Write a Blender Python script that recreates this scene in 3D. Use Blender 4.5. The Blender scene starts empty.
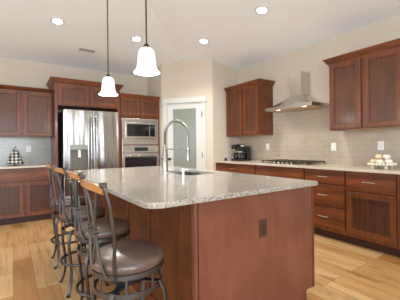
import bpy, bmesh, math, random
from mathutils import Vector, Matrix
random.seed(7)
PI = math.pi
sc = bpy.context.scene
COL = sc.collection

# ------------------------------------------------------------------ camera
cam_d = bpy.data.cameras.new('camera')
cam = bpy.data.objects.new('camera', cam_d); COL.objects.link(cam)
YAW, ROLL = 0.599, 0.0111
cam_d.sensor_width = 36.0
cam_d.lens = 275.5 / 400 * 36.0
cam_d.shift_y = -2.97 / 400
cam_d.clip_start = 0.02
cam.matrix_world = (Matrix.Translation((0, 0, 1.188)) @ Matrix.Rotation(-YAW, 4, 'Z')
                    @ Matrix.Rotation(PI / 2, 4, 'X') @ Matrix.Rotation(-ROLL, 4, 'Z'))
sc.camera = cam

# ------------------------------------------------------------------ world, light, exposure
w = bpy.data.worlds.new('sky'); sc.world = w; w.use_nodes = True
bg = w.node_tree.nodes['Background']
bg.inputs[0].default_value = (0.93, 0.96, 1.0, 1); bg.inputs[1].default_value = 1.0
sc.view_settings.view_transform = 'Standard'
sc.view_settings.look = 'None'
sc.view_settings.exposure = 0.46
sc.view_settings.gamma = 1.0
sc.view_settings.use_curve_mapping = False


def area(name, loc, direction, sx, sy, power, color=(1, 1, 1)):
    d = bpy.data.lights.new(name, 'AREA'); d.shape = 'RECTANGLE'
    d.size = sx; d.size_y = sy; d.energy = power; d.color = color
    o = bpy.data.objects.new(name, d); COL.objects.link(o)
    o.location = loc
    o.rotation_euler = Vector(direction).to_track_quat('-Z', 'Z').to_euler()
    return o


# daylight entering by the windows of the rear and left walls
LEFT_WINDOWS = [(-1.9, 1.6), (0.5, 1.6), (2.9, 1.6)]          # centre y, width
REAR_WINDOWS = [(-2.0, 1.7), (-.1, 1.5), (2.15, .42)]          # centre x, width; unseen, narrow last one shaped for the refrigerator's reflected streak
for yc, wd in LEFT_WINDOWS:
    area('window_daylight', (-3.16, yc, 1.45), (1, 0, 0), wd, 1.9, 15 * wd, (.77, .895, 1))
for xc, wd in REAR_WINDOWS:
    area('window_daylight', (xc, -3.16, 1.45), (0, 1, 0), wd, 1.9, 42 * wd, (.77, .895, 1))


# ------------------------------------------------------------------ materials
def srgb(r, g, b):
    f = lambda c: (c / 255 / 12.92) if c / 255 <= 0.04045 else ((c / 255 + 0.055) / 1.055) ** 2.4
    return (f(r), f(g), f(b), 1)


def mat(name, color, rough=0.5, metal=0.0, coat=0.0, spec=0.5, emit=None, emit_s=0.0):
    m = bpy.data.materials.new(name); m.use_nodes = True
    b = m.node_tree.nodes['Principled BSDF']
    b.inputs['Base Color'].default_value = color
    b.inputs['Roughness'].default_value = rough
    b.inputs['Metallic'].default_value = metal
    b.inputs['Coat Weight'].default_value = coat
    b.inputs['Coat Roughness'].default_value = 0.15
    b.inputs['Specular IOR Level'].default_value = spec
    if emit:
        b.inputs['Emission Color'].default_value = emit
        b.inputs['Emission Strength'].default_value = emit_s
    return m


class NT:
    def __init__(s, m): s.m = m; s.t = m.node_tree; s.b = s.t.nodes['Principled BSDF']
    def n(s, typ, **k):
        o = s.t.nodes.new(typ)
        for a, v in k.items(): setattr(o, a, v)
        return o
    def l(s, a, b): s.t.links.new(a, b)
    def coords(s, scale, kind='Object'):
        tc = s.n('ShaderNodeTexCoord'); mp = s.n('ShaderNodeMapping')
        mp.inputs['Scale'].default_value = scale
        s.l(tc.outputs[kind], mp.inputs['Vector']); return mp.outputs['Vector']
    def noise(s, vec, scale, detail=4, rough=.6):
        o = s.n('ShaderNodeTexNoise'); o.inputs['Scale'].default_value = scale
        o.inputs['Detail'].default_value = detail; o.inputs['Roughness'].default_value = rough
        s.l(vec, o.inputs['Vector']); return o.outputs['Fac']
    def ramp(s, fac, stops):
        o = s.n('ShaderNodeValToRGB'); e = o.color_ramp.elements
        while len(e) < len(stops): e.new(.5)
        for el, (p, c) in zip(e, stops): el.position = p; el.color = c
        s.l(fac, o.inputs['Fac']); return o.outputs['Color']
    def mix(s, fac, a, b, mode='MIX'):
        o = s.n('ShaderNodeMix', data_type='RGBA', blend_type=mode)
        for v, i in ((fac, 0), (a, 6), (b, 7)):
            if hasattr(v, 'is_linked'): s.l(v, o.inputs[i])
            else: o.inputs[i].default_value = v
        return o.outputs[2]
    def bump(s, fac, strength, dist=.01):
        o = s.n('ShaderNodeBump'); o.inputs['Strength'].default_value = strength
        o.inputs['Distance'].default_value = dist
        s.l(fac, o.inputs['Height']); s.l(o.outputs['Normal'], s.b.inputs['Normal'])


def wood(name, dark, mid, light, axis='z', rough=.42, coat=.16, cross=34.0, along=2.0):
    m = mat(name, mid, rough, coat=coat)
    t = NT(m)
    sx = {'x': (along, cross, cross), 'y': (cross, along, cross), 'z': (cross, cross, along)}[axis]
    v = t.coords(sx)
    f = t.noise(v, 1.0, 5, .62)
    c = t.ramp(f, [(.3, dark), (.5, mid), (.72, light)])
    v2 = t.coords((2.2, 2.2, 2.2))
    g = t.ramp(t.noise(v2, 1.3, 2), [(.3, (.78, .76, .74, 1)), (.7, (1.12, 1.12, 1.12, 1))])
    t.l(t.mix(1.0, c, g, 'MULTIPLY'), t.b.inputs['Base Color'])
    t.bump(f, .08, .002)
    return m


CD, CM, CL = srgb(80, 38, 15), srgb(106, 53, 22), srgb(124, 66, 29)
W_V = wood('cherry_wood_upright', CD, CM, CL, 'z')
W_X = wood('cherry_wood_across', srgb(74, 33, 14), CM, srgb(140, 74, 32), 'x', cross=16, along=1.4)
W_Y = wood('cherry_wood_lengthwise', CD, CM, CL, 'y')
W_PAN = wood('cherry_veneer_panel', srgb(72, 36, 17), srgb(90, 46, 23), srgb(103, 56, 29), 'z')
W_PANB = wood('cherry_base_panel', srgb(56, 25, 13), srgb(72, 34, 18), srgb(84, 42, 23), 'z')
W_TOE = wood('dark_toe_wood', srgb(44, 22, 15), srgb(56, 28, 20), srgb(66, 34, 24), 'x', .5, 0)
W_IS = wood('island_wood_sheen_tint', srgb(112, 64, 48), srgb(120, 70, 53), srgb(127, 76, 58), 'z', .38, .4, 9, 1.6)  # pinker, paler than the cabinets: window sheen put into the wood colour
W_UND = wood('maple_underside', srgb(196, 150, 100), srgb(210, 168, 118), srgb(220, 180, 130), 'x', .5, 0)
W_RAIL = wood('honey_oak_rail', srgb(150, 92, 42), srgb(182, 118, 58), srgb(200, 138, 74), 'y', .35, .3)

M_WALL = mat('beige_paint', srgb(209, 196, 180), .85, spec=.2)
t = NT(M_WALL); t.bump(t.noise(t.coords((60, 60, 60)), 1, 3), .03, .002)
M_CEIL = mat('white_ceiling_paint', srgb(246, 250, 254), .9, spec=.2)
t = NT(M_CEIL); t.bump(t.noise(t.coords((40, 40, 40)), 1, 4), .08, .003)
M_WHITE = mat('white_trim_paint', srgb(210, 208, 203), .4)
M_GLASSF = mat('frosted_glass', srgb(130, 134, 125), .28, spec=.6)
M_STEEL = mat('stainless_steel', (.5, .49, .47, 1), .2, 1.0)
t = NT(M_STEEL)
f = t.noise(t.coords((260, 260, 1.2)), 1, 3)
t.l(t.ramp(f, [(.3, (.44, .43, .41, 1)), (.7, (.56, .55, .53, 1))]), t.b.inputs['Base Color'])
wv = t.noise(t.coords((6, 6, .45)), 1, 1)
t.bump(wv, .7, .03)
M_HOOD = mat('brushed_steel', (.66, .64, .60, 1), .25, 1.0)
t = NT(M_HOOD)
f = t.noise(t.coords((3, 3, 260)), 1, 3)
t.l(t.ramp(f, [(.3, (.58, .56, .52, 1)), (.7, (.72, .70, .66, 1))]), t.b.inputs['Base Color'])
M_CHROME = mat('polished_nickel', (.72, .70, .66, 1), .18, 1.0)
M_NICKEL = mat('satin_nickel', (.40, .39, .36, 1), .3, 1.0)
M_KNOB = mat('aged_nickel', (.26, .21, .16, 1), .4, 1.0)
M_DKMET = mat('dark_bronze_metal', srgb(94, 92, 92), .32, .85)
M_BRONZE = mat('oil_rubbed_bronze', srgb(70, 56, 46), .4, .7)
M_BLACK = mat('black_enamel', srgb(24, 23, 23), .35)
M_BLKGL = mat('black_glass', srgb(26, 26, 27), .08, spec=.6)
M_FRSIDE = mat('dark_grey_side', srgb(66, 64, 62), .5)
M_GREY = mat('grey_plastic', srgb(150, 152, 150), .4)
M_RECESS = mat('dispenser_recess_grey', srgb(104, 102, 96), .45)
M_WPLAST = mat('white_plastic', srgb(244, 243, 240), .4)
M_SLOT = mat('outlet_slot', srgb(120, 118, 112), .5)
M_BROWNPL = mat('brown_plastic', srgb(78, 50, 40), .4)
M_BROWNSL = mat('dark_brown_plastic', srgb(44, 28, 23), .4)
M_IRON = mat('cast_iron', srgb(62, 54, 46), .5, .3)
M_BRASS = mat('burner_brass', srgb(170, 130, 80), .35, .8)
M_SHADE = mat('frosted_white_shade', srgb(250, 249, 246), .35, emit=(1, .98, .95, 1), emit_s=.55)
M_BULB = mat('lit_bulb', (1, 1, 1, 1), .4, emit=(1, .95, .88, 1), emit_s=14)
M_CANLT = mat('lit_can_lens', (1, 1, 1, 1), .4, emit=(1, .97, .92, 1), emit_s=16)
M_HOODLT = mat('lit_hood_lens', (1, 1, 1, 1), .4, emit=(1, .86, .62, 1), emit_s=3)
M_FILTER = mat('warm_lit_filter_steel', srgb(205, 178, 140), .4, .5)  # steel tinted tan: warm light of the hood lamps put into its colour

# seat vinyl
M_SEAT = mat('taupe_vinyl', srgb(112, 92, 84), .3, coat=.35)
t = NT(M_SEAT)
f = t.noise(t.coords((14, 14, 14)), 1, 4)
t.l(t.ramp(f, [(.3, srgb(84, 67, 59)), (.7, srgb(110, 90, 80))]), t.b.inputs['Base Color'])
t.bump(t.noise(t.coords((150, 150, 150)), 1, 2), .12, .002)

# granite
M_GRAN = mat('speckled_granite', srgb(206, 198, 186), .12, spec=.42)
t = NT(M_GRAN)
base = t.ramp(t.noise(t.coords((70, 70, 70)), 1, 5, .7),
              [(.34, srgb(138, 131, 122)), (.5, srgb(174, 167, 157)), (.66, srgb(196, 190, 180))])
f = t.noise(t.coords((120, 120, 120)), 1, 3, .75)
fl = t.ramp(f, [(.39, (0, 0, 0, 1)), (.46, (1, 1, 1, 1))])
c = t.mix(fl, srgb(96, 88, 81), base)
vo = t.n('ShaderNodeTexVoronoi'); vo.inputs['Scale'].default_value = 190
t.l(t.coords((1, 1, 1)), vo.inputs['Vector'])
k = t.ramp(vo.outputs['Distance'], [(.0, (1, 1, 1, 1)), (.3, (0, 0, 0, 1))])
hs = t.n('ShaderNodeSeparateColor'); t.l(vo.outputs['Color'], hs.inputs['Color'])
pick = t.ramp(hs.outputs[0], [(.62, (0, 0, 0, 1)), (.66, (1, 1, 1, 1))])
k2 = t.mix(1.0, k, pick, 'MULTIPLY')
c = t.mix(k2, c, srgb(84, 80, 78))
t.l(c, t.b.inputs['Base Color'])


M_PERIM = mat('beige_stone_worktop', srgb(204, 191, 172), .16, spec=.45)
t = NT(M_PERIM)
t.l(t.ramp(t.noise(t.coords((140, 140, 140)), 1, 4, .75), [(.36, srgb(170, 156, 138)), (.48, srgb(200, 187, 168)), (.66, srgb(216, 205, 188))]), t.b.inputs['Base Color'])


# tile (on a plane: u axis along the wall, z up)
def tile_mat(name, axis, c1, c2, mortar):
    m = mat(name, c1, .16, spec=.55)
    t = NT(m)
    tc = t.n('ShaderNodeTexCoord'); sp = t.n('ShaderNodeSeparateXYZ'); cb = t.n('ShaderNodeCombineXYZ')
    t.l(tc.outputs['Object'], sp.inputs[0])
    t.l(sp.outputs['X' if axis == 'x' else 'Y'], cb.inputs[0]); t.l(sp.outputs['Z'], cb.inputs[1])
    br = t.n('ShaderNodeTexBrick'); br.offset = .5
    br.inputs['Scale'].default_value = 1.0
    br.inputs['Color1'].default_value = c1; br.inputs['Color2'].default_value = c2
    br.inputs['Mortar'].default_value = mortar
    br.inputs['Mortar Size'].default_value = .0022
    br.inputs['Brick Width'].default_value = .152; br.inputs['Row Height'].default_value = .076
    t.l(cb.outputs[0], br.inputs['Vector'])
    t.l(br.outputs['Color'], t.b.inputs['Base Color'])
    inv = t.n('ShaderNodeMath', operation='SUBTRACT'); inv.inputs[0].default_value = 1
    t.l(br.outputs['Fac'], inv.inputs[1]); t.bump(inv.outputs[0], .3, .003)
    return m


M_TILEB = tile_mat('taupe_subway_tile', 'y', srgb(178, 165, 149), srgb(184, 172, 156), srgb(196, 186, 172))
M_TILEA = tile_mat('reflection_grey_subway_tile', 'x', srgb(158, 157, 151), srgb(165, 164, 157), srgb(186, 184, 176))  # greyer copy of the right-wall tile: window reflection put into its colour

# floor planks, running along Y
M_FLOOR = mat('oak_planks', srgb(190, 150, 105), .34, coat=.1)
t = NT(M_FLOOR)
tc = t.n('ShaderNodeTexCoord'); sp = t.n('ShaderNodeSeparateXYZ'); cb = t.n('ShaderNodeCombineXYZ')
t.l(tc.outputs['Object'], sp.inputs[0]); t.l(sp.outputs['Y'], cb.inputs[0]); t.l(sp.outputs['X'], cb.inputs[1])
br = t.n('ShaderNodeTexBrick'); br.offset = .37; br.offset_frequency = 3
br.inputs['Scale'].default_value = 1.0
br.inputs['Color1'].default_value = (0, 0, 0, 1); br.inputs['Color2'].default_value = (1, 1, 1, 1)
br.inputs['Mortar'].default_value = (.5, .5, .5, 1)
br.inputs['Mortar Size'].default_value = .0016
br.inputs['Brick Width'].default_value = 1.35; br.inputs['Row Height'].default_value = .165
t.l(cb.outputs[0], br.inputs['Vector'])
plank = t.ramp(br.outputs['Color'], [(0, srgb(172, 120, 66)), (.3, srgb(208, 168, 114)), (.55, srgb(190, 144, 88)),
                                     (.8, srgb(216, 182, 134)), (1, srgb(200, 158, 102))])
# per-plank offset keeps the grain from running across planks
off = t.n('ShaderNodeVectorMath', operation='ADD')
sv = t.n('ShaderNodeVectorMath', operation='SCALE'); sv.inputs['Scale'].default_value = 7.0
t.l(br.outputs['Color'], sv.inputs[0]); t.l(tc.outputs['Object'], off.inputs[0]); t.l(sv.outputs[0], off.inputs[1])
mp = t.n('ShaderNodeMapping'); mp.inputs['Scale'].default_value = (24, 1.5, 1); t.l(off.outputs[0], mp.inputs['Vector'])
gr = t.noise(mp.outputs[0], 1, 6, .65)
grc = t.ramp(gr, [(.28, (.56, .49, .41, 1)), (.48, (.97, .96, .95, 1)), (.75, (1.12, 1.12, 1.11, 1))])
c = t.mix(1, plank, grc, 'MULTIPLY')
mp2 = t.n('ShaderNodeMapping'); mp2.inputs['Scale'].default_value = (5, 2.2, 1); t.l(off.outputs[0], mp2.inputs['Vector'])
kn = t.ramp(t.noise(mp2.outputs[0], 1, 3), [(.25, (.55, .45, .37, 1)), (.42, (1, 1, 1, 1))])
c = t.mix(1, c, kn, 'MULTIPLY')
c = t.mix(br.outputs['Fac'], c, srgb(120, 84, 52))
t.l(c, t.b.inputs['Base Color'])

# buffalo plaid
M_PLAID = mat('buffalo_plaid_cloth', srgb(230, 228, 220), .85)
t = NT(M_PLAID)
tc = t.n('ShaderNodeTexCoord'); sp = t.n('ShaderNodeSeparateXYZ'); t.l(tc.outputs['Object'], sp.inputs[0])
def stripe(sock, size):
    a = t.n('ShaderNodeMath', operation='MULTIPLY'); a.inputs[1].default_value = 1 / size; t.l(sock, a.inputs[0])
    b = t.n('ShaderNodeMath', operation='FRACT'); t.l(a.outputs[0], b.inputs[0])
    c = t.n('ShaderNodeMath', operation='GREATER_THAN'); c.inputs[1].default_value = .5; t.l(b.outputs[0], c.inputs[0])
    return c.outputs[0]
s1 = stripe(sp.outputs['X'], .046); s2 = stripe(sp.outputs['Z'], .046)
ad = t.n('ShaderNodeMath', operation='ADD'); t.l(s1, ad.inputs[0]); t.l(s2, ad.inputs[1])
hf = t.n('ShaderNodeMath', operation='MULTIPLY'); hf.inputs[1].default_value = .5; t.l(ad.outputs[0], hf.inputs[0])
t.l(t.ramp(hf.outputs[0], [(0, srgb(236, 233, 226)), (.5, srgb(140, 133, 124)), (1, srgb(40, 37, 36))]), t.b.inputs['Base Color'])
M_TWIG = mat('dark_twig', srgb(66, 56, 48), .8)
M_PUMPW = mat('cream_white_glaze', srgb(240, 232, 216), .4)
M_PUMPG = mat('pale_tan_glaze', srgb(232, 208, 174), .45)
M_STEM = mat('dry_stem', srgb(150, 112, 74), .7)
M_TRAYW = mat('dark_tray_wood', srgb(120, 84, 70), .5)
M_BEAD = mat('cream_bead', srgb(238, 226, 202), .45)


# ------------------------------------------------------------------ mesh helper
class MB:
    def __init__(s): s.bm = bmesh.new()

    def _add(s, fn):
        old = set(s.bm.faces); fn(); return [f for f in s.bm.faces if f not in old]

    def box(s, x0, x1, y0, y1, z0, z1, bev=0.0, rot=None):
        b = bmesh.new()
        r = bmesh.ops.create_cube(b, size=1)
        bmesh.ops.scale(b, vec=(abs(x1 - x0), abs(y1 - y0), abs(z1 - z0)), verts=b.verts)
        if bev:
            bmesh.ops.bevel(b, geom=list(b.edges), offset=bev, segments=2, profile=.6, affect='EDGES')
        if rot: bmesh.ops.transform(b, matrix=rot, verts=b.verts)
        bmesh.ops.translate(b, vec=((x0 + x1) / 2, (y0 + y1) / 2, (z0 + z1) / 2), verts=b.verts)
        s.merge(b); return s

    def merge(s, b):
        m = bpy.data.meshes.new('tmp'); b.to_mesh(m); b.free(); s.bm.from_mesh(m); bpy.data.meshes.remove(m)

    def lathe(s, prof, c=(0, 0, 0), seg=32, axis='z', rib=0.0, ribs=0):
        rings = []
        for r, z in prof:
            ring = []
            for i in range(seg):
                a = 2 * PI * i / seg
                rr = r * (1 + (rib * math.cos(ribs * a) if ribs else 0))
                p = (rr * math.cos(a), rr * math.sin(a), z)
                if axis == 'x': p = (p[2], p[0], p[1])
                if axis == 'y': p = (p[1], p[2], p[0])
                ring.append(s.bm.verts.new((p[0] + c[0], p[1] + c[1], p[2] + c[2])))
            rings.append(ring)
        for a, b in zip(rings, rings[1:]):
            for i in range(seg):
                s.bm.faces.new((a[i], a[(i + 1) % seg], b[(i + 1) % seg], b[i]))
        if prof[0][0] > 1e-6 or True:
            s.bm.faces.new(list(reversed(rings[0])))
            s.bm.faces.new(rings[-1])
        return s

    def cyl(s, c, r, h, axis='z', seg=24):
        return s.lathe([(r, 0), (r, h)], c, seg, axis)

    def sweep(s, pts, sect, closed=False, up=(0, 0, 1)):
        """sweep a 2-D section (list of (a,b)) along points; a goes along side, b along up-ish"""
        pts = [Vector(p) for p in pts]; n = len(pts); rings = []
        ref = None
        for i, p in enumerate(pts):
            if closed: tan = pts[(i + 1) % n] - pts[i - 1]
            else: tan = pts[min(i + 1, n - 1)] - pts[max(i - 1, 0)]
            tan.normalize()
            if ref is None:
                u = Vector(up)
                if abs(u.dot(tan)) > .95: u = Vector((1, 0, 0)) if abs(tan.x) < .9 else Vector((0, 1, 0))
                ref = (u - tan * u.dot(tan)).normalized()
            else:
                ref = (ref - tan * ref.dot(tan)).normalized()
            side = tan.cross(ref)
            rings.append([s.bm.verts.new(p + side * a + ref * b) for a, b in sect])
        k = len(sect)
        rng = range(n) if closed else range(n - 1)
        for i in rng:
            A, B = rings[i], rings[(i + 1) % n]
            for j in range(k):
                s.bm.faces.new((A[j], B[j], B[(j + 1) % k], A[(j + 1) % k]))
        if not closed:
            s.bm.faces.new(list(rings[0])); s.bm.faces.new(list(reversed(rings[-1])))
        return s

    def tube(s, pts, r, seg=10, closed=False):
        return s.sweep(pts, [(r * math.cos(2 * PI * i / seg), r * math.sin(2 * PI * i / seg)) for i in range(seg)], closed)

    def bar(s, pts, wd, th, closed=False, up=(0, 0, 1)):
        a, b = wd / 2, th / 2; e = min(a, b) * .45
        return s.sweep(pts, [(-a + e, -b), (a - e, -b), (a, -b + e), (a, b - e), (a - e, b), (-a + e, b), (-a, b - e), (-a, -b + e)], closed, up)

    def ball(s, c, r, sz=1.0, seg=20, rings=12):
        b = bmesh.new(); bmesh.ops.create_uvsphere(b, u_segments=seg, v_segments=rings, radius=r)
        bmesh.ops.scale(b, vec=(1, 1, sz), verts=b.verts); bmesh.ops.translate(b, vec=c, verts=b.verts)
        s.merge(b); return s

    def poly_extrude(s, pts, z0, z1):
        bot = [s.bm.verts.new((x, y, z0)) for x, y in pts]; top = [s.bm.verts.new((x, y, z1)) for x, y in pts]
        s.bm.faces.new(list(reversed(bot))); s.bm.faces.new(top)
        n = len(pts)
        for i in range(n): s.bm.faces.new((bot[i], bot[(i + 1) % n], top[(i + 1) % n], top[i]))
        return s

    def xform(s, M): bmesh.ops.transform(s.bm, matrix=M, verts=s.bm.verts); return s

    def build(s, name, m, parent=None, smooth=None):
        bmesh.ops.recalc_face_normals(s.bm, faces=s.bm.faces)
        me = bpy.data.meshes.new(name); s.bm.to_mesh(me); s.bm.free()
        me.materials.append(m)
        if smooth is not None:
            me.polygons.foreach_set('use_smooth', [True] * len(me.polygons))
            me.set_sharp_from_angle(angle=math.radians(smooth))
        o = bpy.data.objects.new(name, me); COL.objects.link(o)
        if parent: o.parent = parent
        return o


def tag(o, label=None, cat=None, group=None, kind=None):
    if label: o['label'] = label
    if cat: o['category'] = cat
    if group: o['group'] = group
    if kind: o['kind'] = kind
    return o


def empty(name, loc, rz=0.0, label=None, cat=None, group=None):
    o = bpy.data.objects.new(name, None); COL.objects.link(o)
    o.empty_display_size = .1; o.location = loc; o.rotation_euler = (0, 0, rz)
    return tag(o, label, cat, group)


def copy_tree(o, parent=None):
    c = o.copy(); COL.objects.link(c)
    if parent: c.parent = parent
    for ch in list(o.children): copy_tree(ch, c)
    return c


def struct(o): o['kind'] = 'structure'; return o


# ------------------------------------------------------------------ room shell
XB, YA = 3.917, 5.849            # right (range) wall, far (refrigerator) wall
XL, YR = -3.2, -3.2              # left and rear walls, behind the camera
P1, P2 = (2.56, 5.14), (3.23, 4.283)
H0, SL, CAP = 2.78, .16, 3.0


def zceil(x, y): return H0 + SL * min(max(0, min(XB - x, YA - y)), CAP)


struct(MB().box(XL - .2, XB + .2, YR - .2, YA + .2, -.1, 0).build('floor', M_FLOOR))

# hipped ceiling: slopes up from the far and right walls, then level
mb = MB(); bm = mb.bm
a = [(XL - .2, YA, H0), (XB, YA, H0), (XB, YR - .2, H0),
     (XL - .2, YA - CAP, H0 + SL * CAP), (XB - CAP, YA - CAP, H0 + SL * CAP), (XB - CAP, YR - .2, H0 + SL * CAP), (XL - .2, YR - .2, H0 + SL * CAP)]
lo = [bm.verts.new(p) for p in a]; hi = [bm.verts.new((p[0], p[1], p[2] + .12)) for p in a]
for q in [(0, 1, 4, 3), (1, 2, 5, 4), (3, 4, 5, 6)]:
    bm.faces.new([lo[i] for i in q]); bm.faces.new([hi[i] for i in reversed(q)])
for i, j in [(0, 1), (1, 2), (2, 5), (5, 6), (6, 3), (3, 0)]:
    bm.faces.new((lo[i], lo[j], hi[j], hi[i]))
struct(mb.build('ceiling', M_CEIL))
ZT = H0 + .1
struct(MB().box(XL - .2, XB + .15, YA, YA + .15, 0, ZT).build('wall_far', M_WALL))
struct(MB().box(XB, XB + .15, YR - .2, YA, 0, ZT).build('wall_right', M_WALL))


def wall_seg(p, q, th, name, m=M_WALL, holes=None):
    """wall from p to q (floor plan), thickness to the left of p->q, top follows the ceiling"""
    d = Vector((q[0] - p[0], q[1] - p[1], 0)); L = d.length; d.normalize(); nrm = Vector((-d.y, d.x, 0))
    mb = MB(); bm = mb.bm; ns = 24
    cuts = sorted(set([0, L] + [L * i / ns for i in range(1, ns)] + [v for h_ in (holes or []) for v in h_[:2]]))
    P3 = lambda s, z, k: Vector((p[0], p[1], 0)) + d * s + nrm * k + Vector((0, 0, z))
    for s0, s1 in zip(cuts, cuts[1:]):
        mid = (s0 + s1) / 2; spans = [(0, None)]
        for a0, a1, z0, z1 in (holes or []):
            if a0 < mid < a1: spans = ([(0, z0)] if z0 > 0 else []) + [(z1, None)]
        for z0, z1 in spans:
            vs = []
            for k in (0, th):
                for s_ in (s0, s1):
                    b = P3(s_, 0, 0); top = z1 if z1 is not None else zceil(b.x, b.y) + .03
                    vs += [bm.verts.new(P3(s_, z0, k)), bm.verts.new(P3(s_, top, k))]
            a_, b_, c_, d_, e, f_, g, h2 = vs   # (s0 lo,hi),(s1 lo,hi) front; same rear
            for q_ in ((a_, c_, d_, b_), (e, f_, h2, g), (b_, d_, h2, f_), (a_, e, g, c_), (a_, b_, f_, e), (c_, g, h2, d_)):
                bm.faces.new(q_)
    bmesh.ops.remove_doubles(bm, verts=bm.verts, dist=1e-5)
    # drop the doubled inner faces
    bm.verts.index_update()
    seen = {}
    for f in list(bm.faces):
        seen.setdefault(tuple(sorted(v.index for v in f.verts)), []).append(f)
    kill = [f for fs in seen.values() if len(fs) > 1 for f in fs]
    if kill: bmesh.ops.delete(bm, geom=kill, context='FACES_ONLY')
    return struct(mb.build(name, m))


ddv = Vector((P2[0] - P1[0], P2[1] - P1[1], 0)); DL = ddv.length; ddv.normalize()
DANG = math.atan2(ddv.y, ddv.x)
DO0, DO1, DZ = .114 * DL, .802 * DL, 2.085      # door opening along the diagonal
wall_seg(P1, P2, .1, 'wall_pantry_diagonal', holes=[(DO0 - .012, DO1 + .012, 0, DZ + .015)])
wall_seg(P2, (XB, P2[1]), .1, 'wall_pantry_right')
wall_seg((P1[0], YA), P1, .1, 'wall_pantry_left')
# left and rear walls with window openings
wall_seg((XL, YR), (XL, YA), .15, 'wall_left',
         holes=[(yc - wd / 2 - YR, yc + wd / 2 - YR, .5, 2.4) for yc, wd in LEFT_WINDOWS])
wall_seg((XB, YR), (XL, YR), -.15, 'wall_rear',
         holes=[(XB - xc - wd / 2, XB - xc + wd / 2, .5, 2.4) for xc, wd in REAR_WINDOWS])
wn = 0
for yc, wd in LEFT_WINDOWS:
    wn += 1
    mb = MB()
    for y0, y1, z0, z1 in ((-wd / 2, wd / 2, .5, .56), (-wd / 2, wd / 2, 2.34, 2.4), (-wd / 2, -wd / 2 + .06, .5, 2.4), (wd / 2 - .06, wd / 2, .5, 2.4), (-.03, .03, .5, 2.4)):
        mb.box(XL - .12, XL - .06, yc + y0, yc + y1, z0, z1)
    struct(mb.build('window_%d' % wn, M_WHITE))
for xc, wd in REAR_WINDOWS:
    wn += 1
    mb = MB()
    for x0, x1, z0, z1 in ((-wd / 2, wd / 2, .5, .56), (-wd / 2, wd / 2, 2.34, 2.4), (-wd / 2, -wd / 2 + .06, .5, 2.4), (wd / 2 - .06, wd / 2, .5, 2.4), (-.03, .03, .5, 2.4)):
        mb.box(xc + x0, xc + x1, YR - .12, YR - .06, z0, z1)
    struct(mb.build('window_%d' % wn, M_WHITE))

# tiled splashbacks
mb = MB(); mb.box(XB - .008, XB, .4, 4.283, .914, 1.40); mb.box(XB - .008, XB, 2.096, 3.372, 1.40, 1.80)
struct(mb.build('wall_tile_right', M_TILEB))
struct(MB().box(-.7, .60, YA - .008, YA, .914, 1.41).build('wall_tile_far', M_TILEA))

# pantry door: local x along the diagonal, local -y towards the room
door = empty('door_1', (P1[0], P1[1], 0), DANG); struct(door)
mb = MB()
mb.box(DO0 - .075, DO0 - .004, -.02, .0, 0, DZ + .004, .003); mb.box(DO1 + .004, DO1 + .075, -.02, 0, 0, DZ + .004, .003)
mb.box(DO0 - .085, DO1 + .085, -.026, 0, DZ + .004, DZ + .098, .004); mb.box(DO0 - .1, DO1 + .1, -.034, 0, DZ - .004, DZ + .01, .003)
mb.box(DO0 - .011, DO0 - .004, 0, .09, 0, DZ + .01); mb.box(DO1 + .004, DO1 + .011, 0, .09, 0, DZ + .01)
mb.build('door_casing', M_WHITE, door)
GX0, GX1, GZ0, GZ1 = .218 * DL, .694 * DL, .25, 1.968
mb = MB()
mb.box(DO0, GX0, .0, .035, .01, DZ, .002); mb.box(GX1, DO1, .0, .035, .01, DZ, .002)
mb.box(GX0, GX1, .0, .035, GZ1, DZ, .002); mb.box(GX0, GX1, .0, .035, .01, GZ0, .002)
for x0, x1, z0, z1 in ((GX0, GX0 + .012, GZ0, GZ1), (GX1 - .012, GX1, GZ0, GZ1), (GX0, GX1, GZ0, GZ0 + .012), (GX0, GX1, GZ1 - .012, GZ1)):
    mb.box(x0, x1, .004, .03, z0, z1, .002)
leaf = mb.build('door_leaf', M_WHITE, door)
MB().box(GX0 + .008, GX1 - .008, .014, .022, GZ0 + .008, GZ1 - .008).build('glass_pane', M_GLASSF, leaf)
kx = DO0 + .05
MB().lathe([(.001, -.062), (.018, -.06), (.026, -.048), (.026, -.038), (.012, -.03), (.01, -.012), (.03, -.008), (.03, -.001)], (kx, 0, .95), 20, 'y').build('knob', M_BRONZE, leaf, 40)
for hz in (1.836, 1.03, .3):
    MB().cyl((DO1 + .002, -.014, hz - .05), .009, .10).build('hinge', M_BRONZE, door, 40)


# ------------------------------------------------------------------ cabinet kit  (front faces local -y; y=0 is the face-frame front, +y goes to the wall)
def shaker(mb, x0, x1, z0, z1, st=.058, y=-.02):
    mb.box(x0, x0 + st, y, -.001, z0, z1, .003); mb.box(x1 - st, x1, y, -.001, z0, z1, .003)
    mb.box(x0 + st, x1 - st, y + .0005, -.001, z1 - st, z1, .003); mb.box(x0 + st, x1 - st, y + .0005, -.001, z0, z0 + st, .003)
    # thin sloped bead around the panel
    for a, b, c, d in ((x0 + st, x0 + st + .008, z0 + st, z1 - st), (x1 - st - .008, x1 - st, z0 + st, z1 - st),
                       (x0 + st, x1 - st, z0 + st, z0 + st + .008), (x0 + st, x1 - st, z1 - st - .008, z1 - st)):
        mb.box(a, b, y + .005, -.004, c, d, .0035)


def knob(parent, x, z, y=-.02):
    return MB().lathe([(.001, -.024), (.008, -.023), (.0105, -.019), (.010, -.015), (.0055, -.011), (.005, -.003), (.008, -.001), (.008, .001)], (x, y, z), 16, 'y').build('knob', M_KNOB, parent, 40)


def pull(parent, x, z, L=.13, y=-.02):
    mb = MB()
    mb.tube([(x - L / 2, y - .026, z), (x - L / 4, y - .029, z), (x, y - .03, z), (x + L / 4, y - .029, z), (x + L / 2, y - .026, z)], .0055, 10)
    for s in (-1, 1): mb.cyl((x + s * L * .38, y - .026, z), .0045, .027, 'y', 10)
    return mb.build('handle', M_NICKEL, parent, 40)


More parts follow.
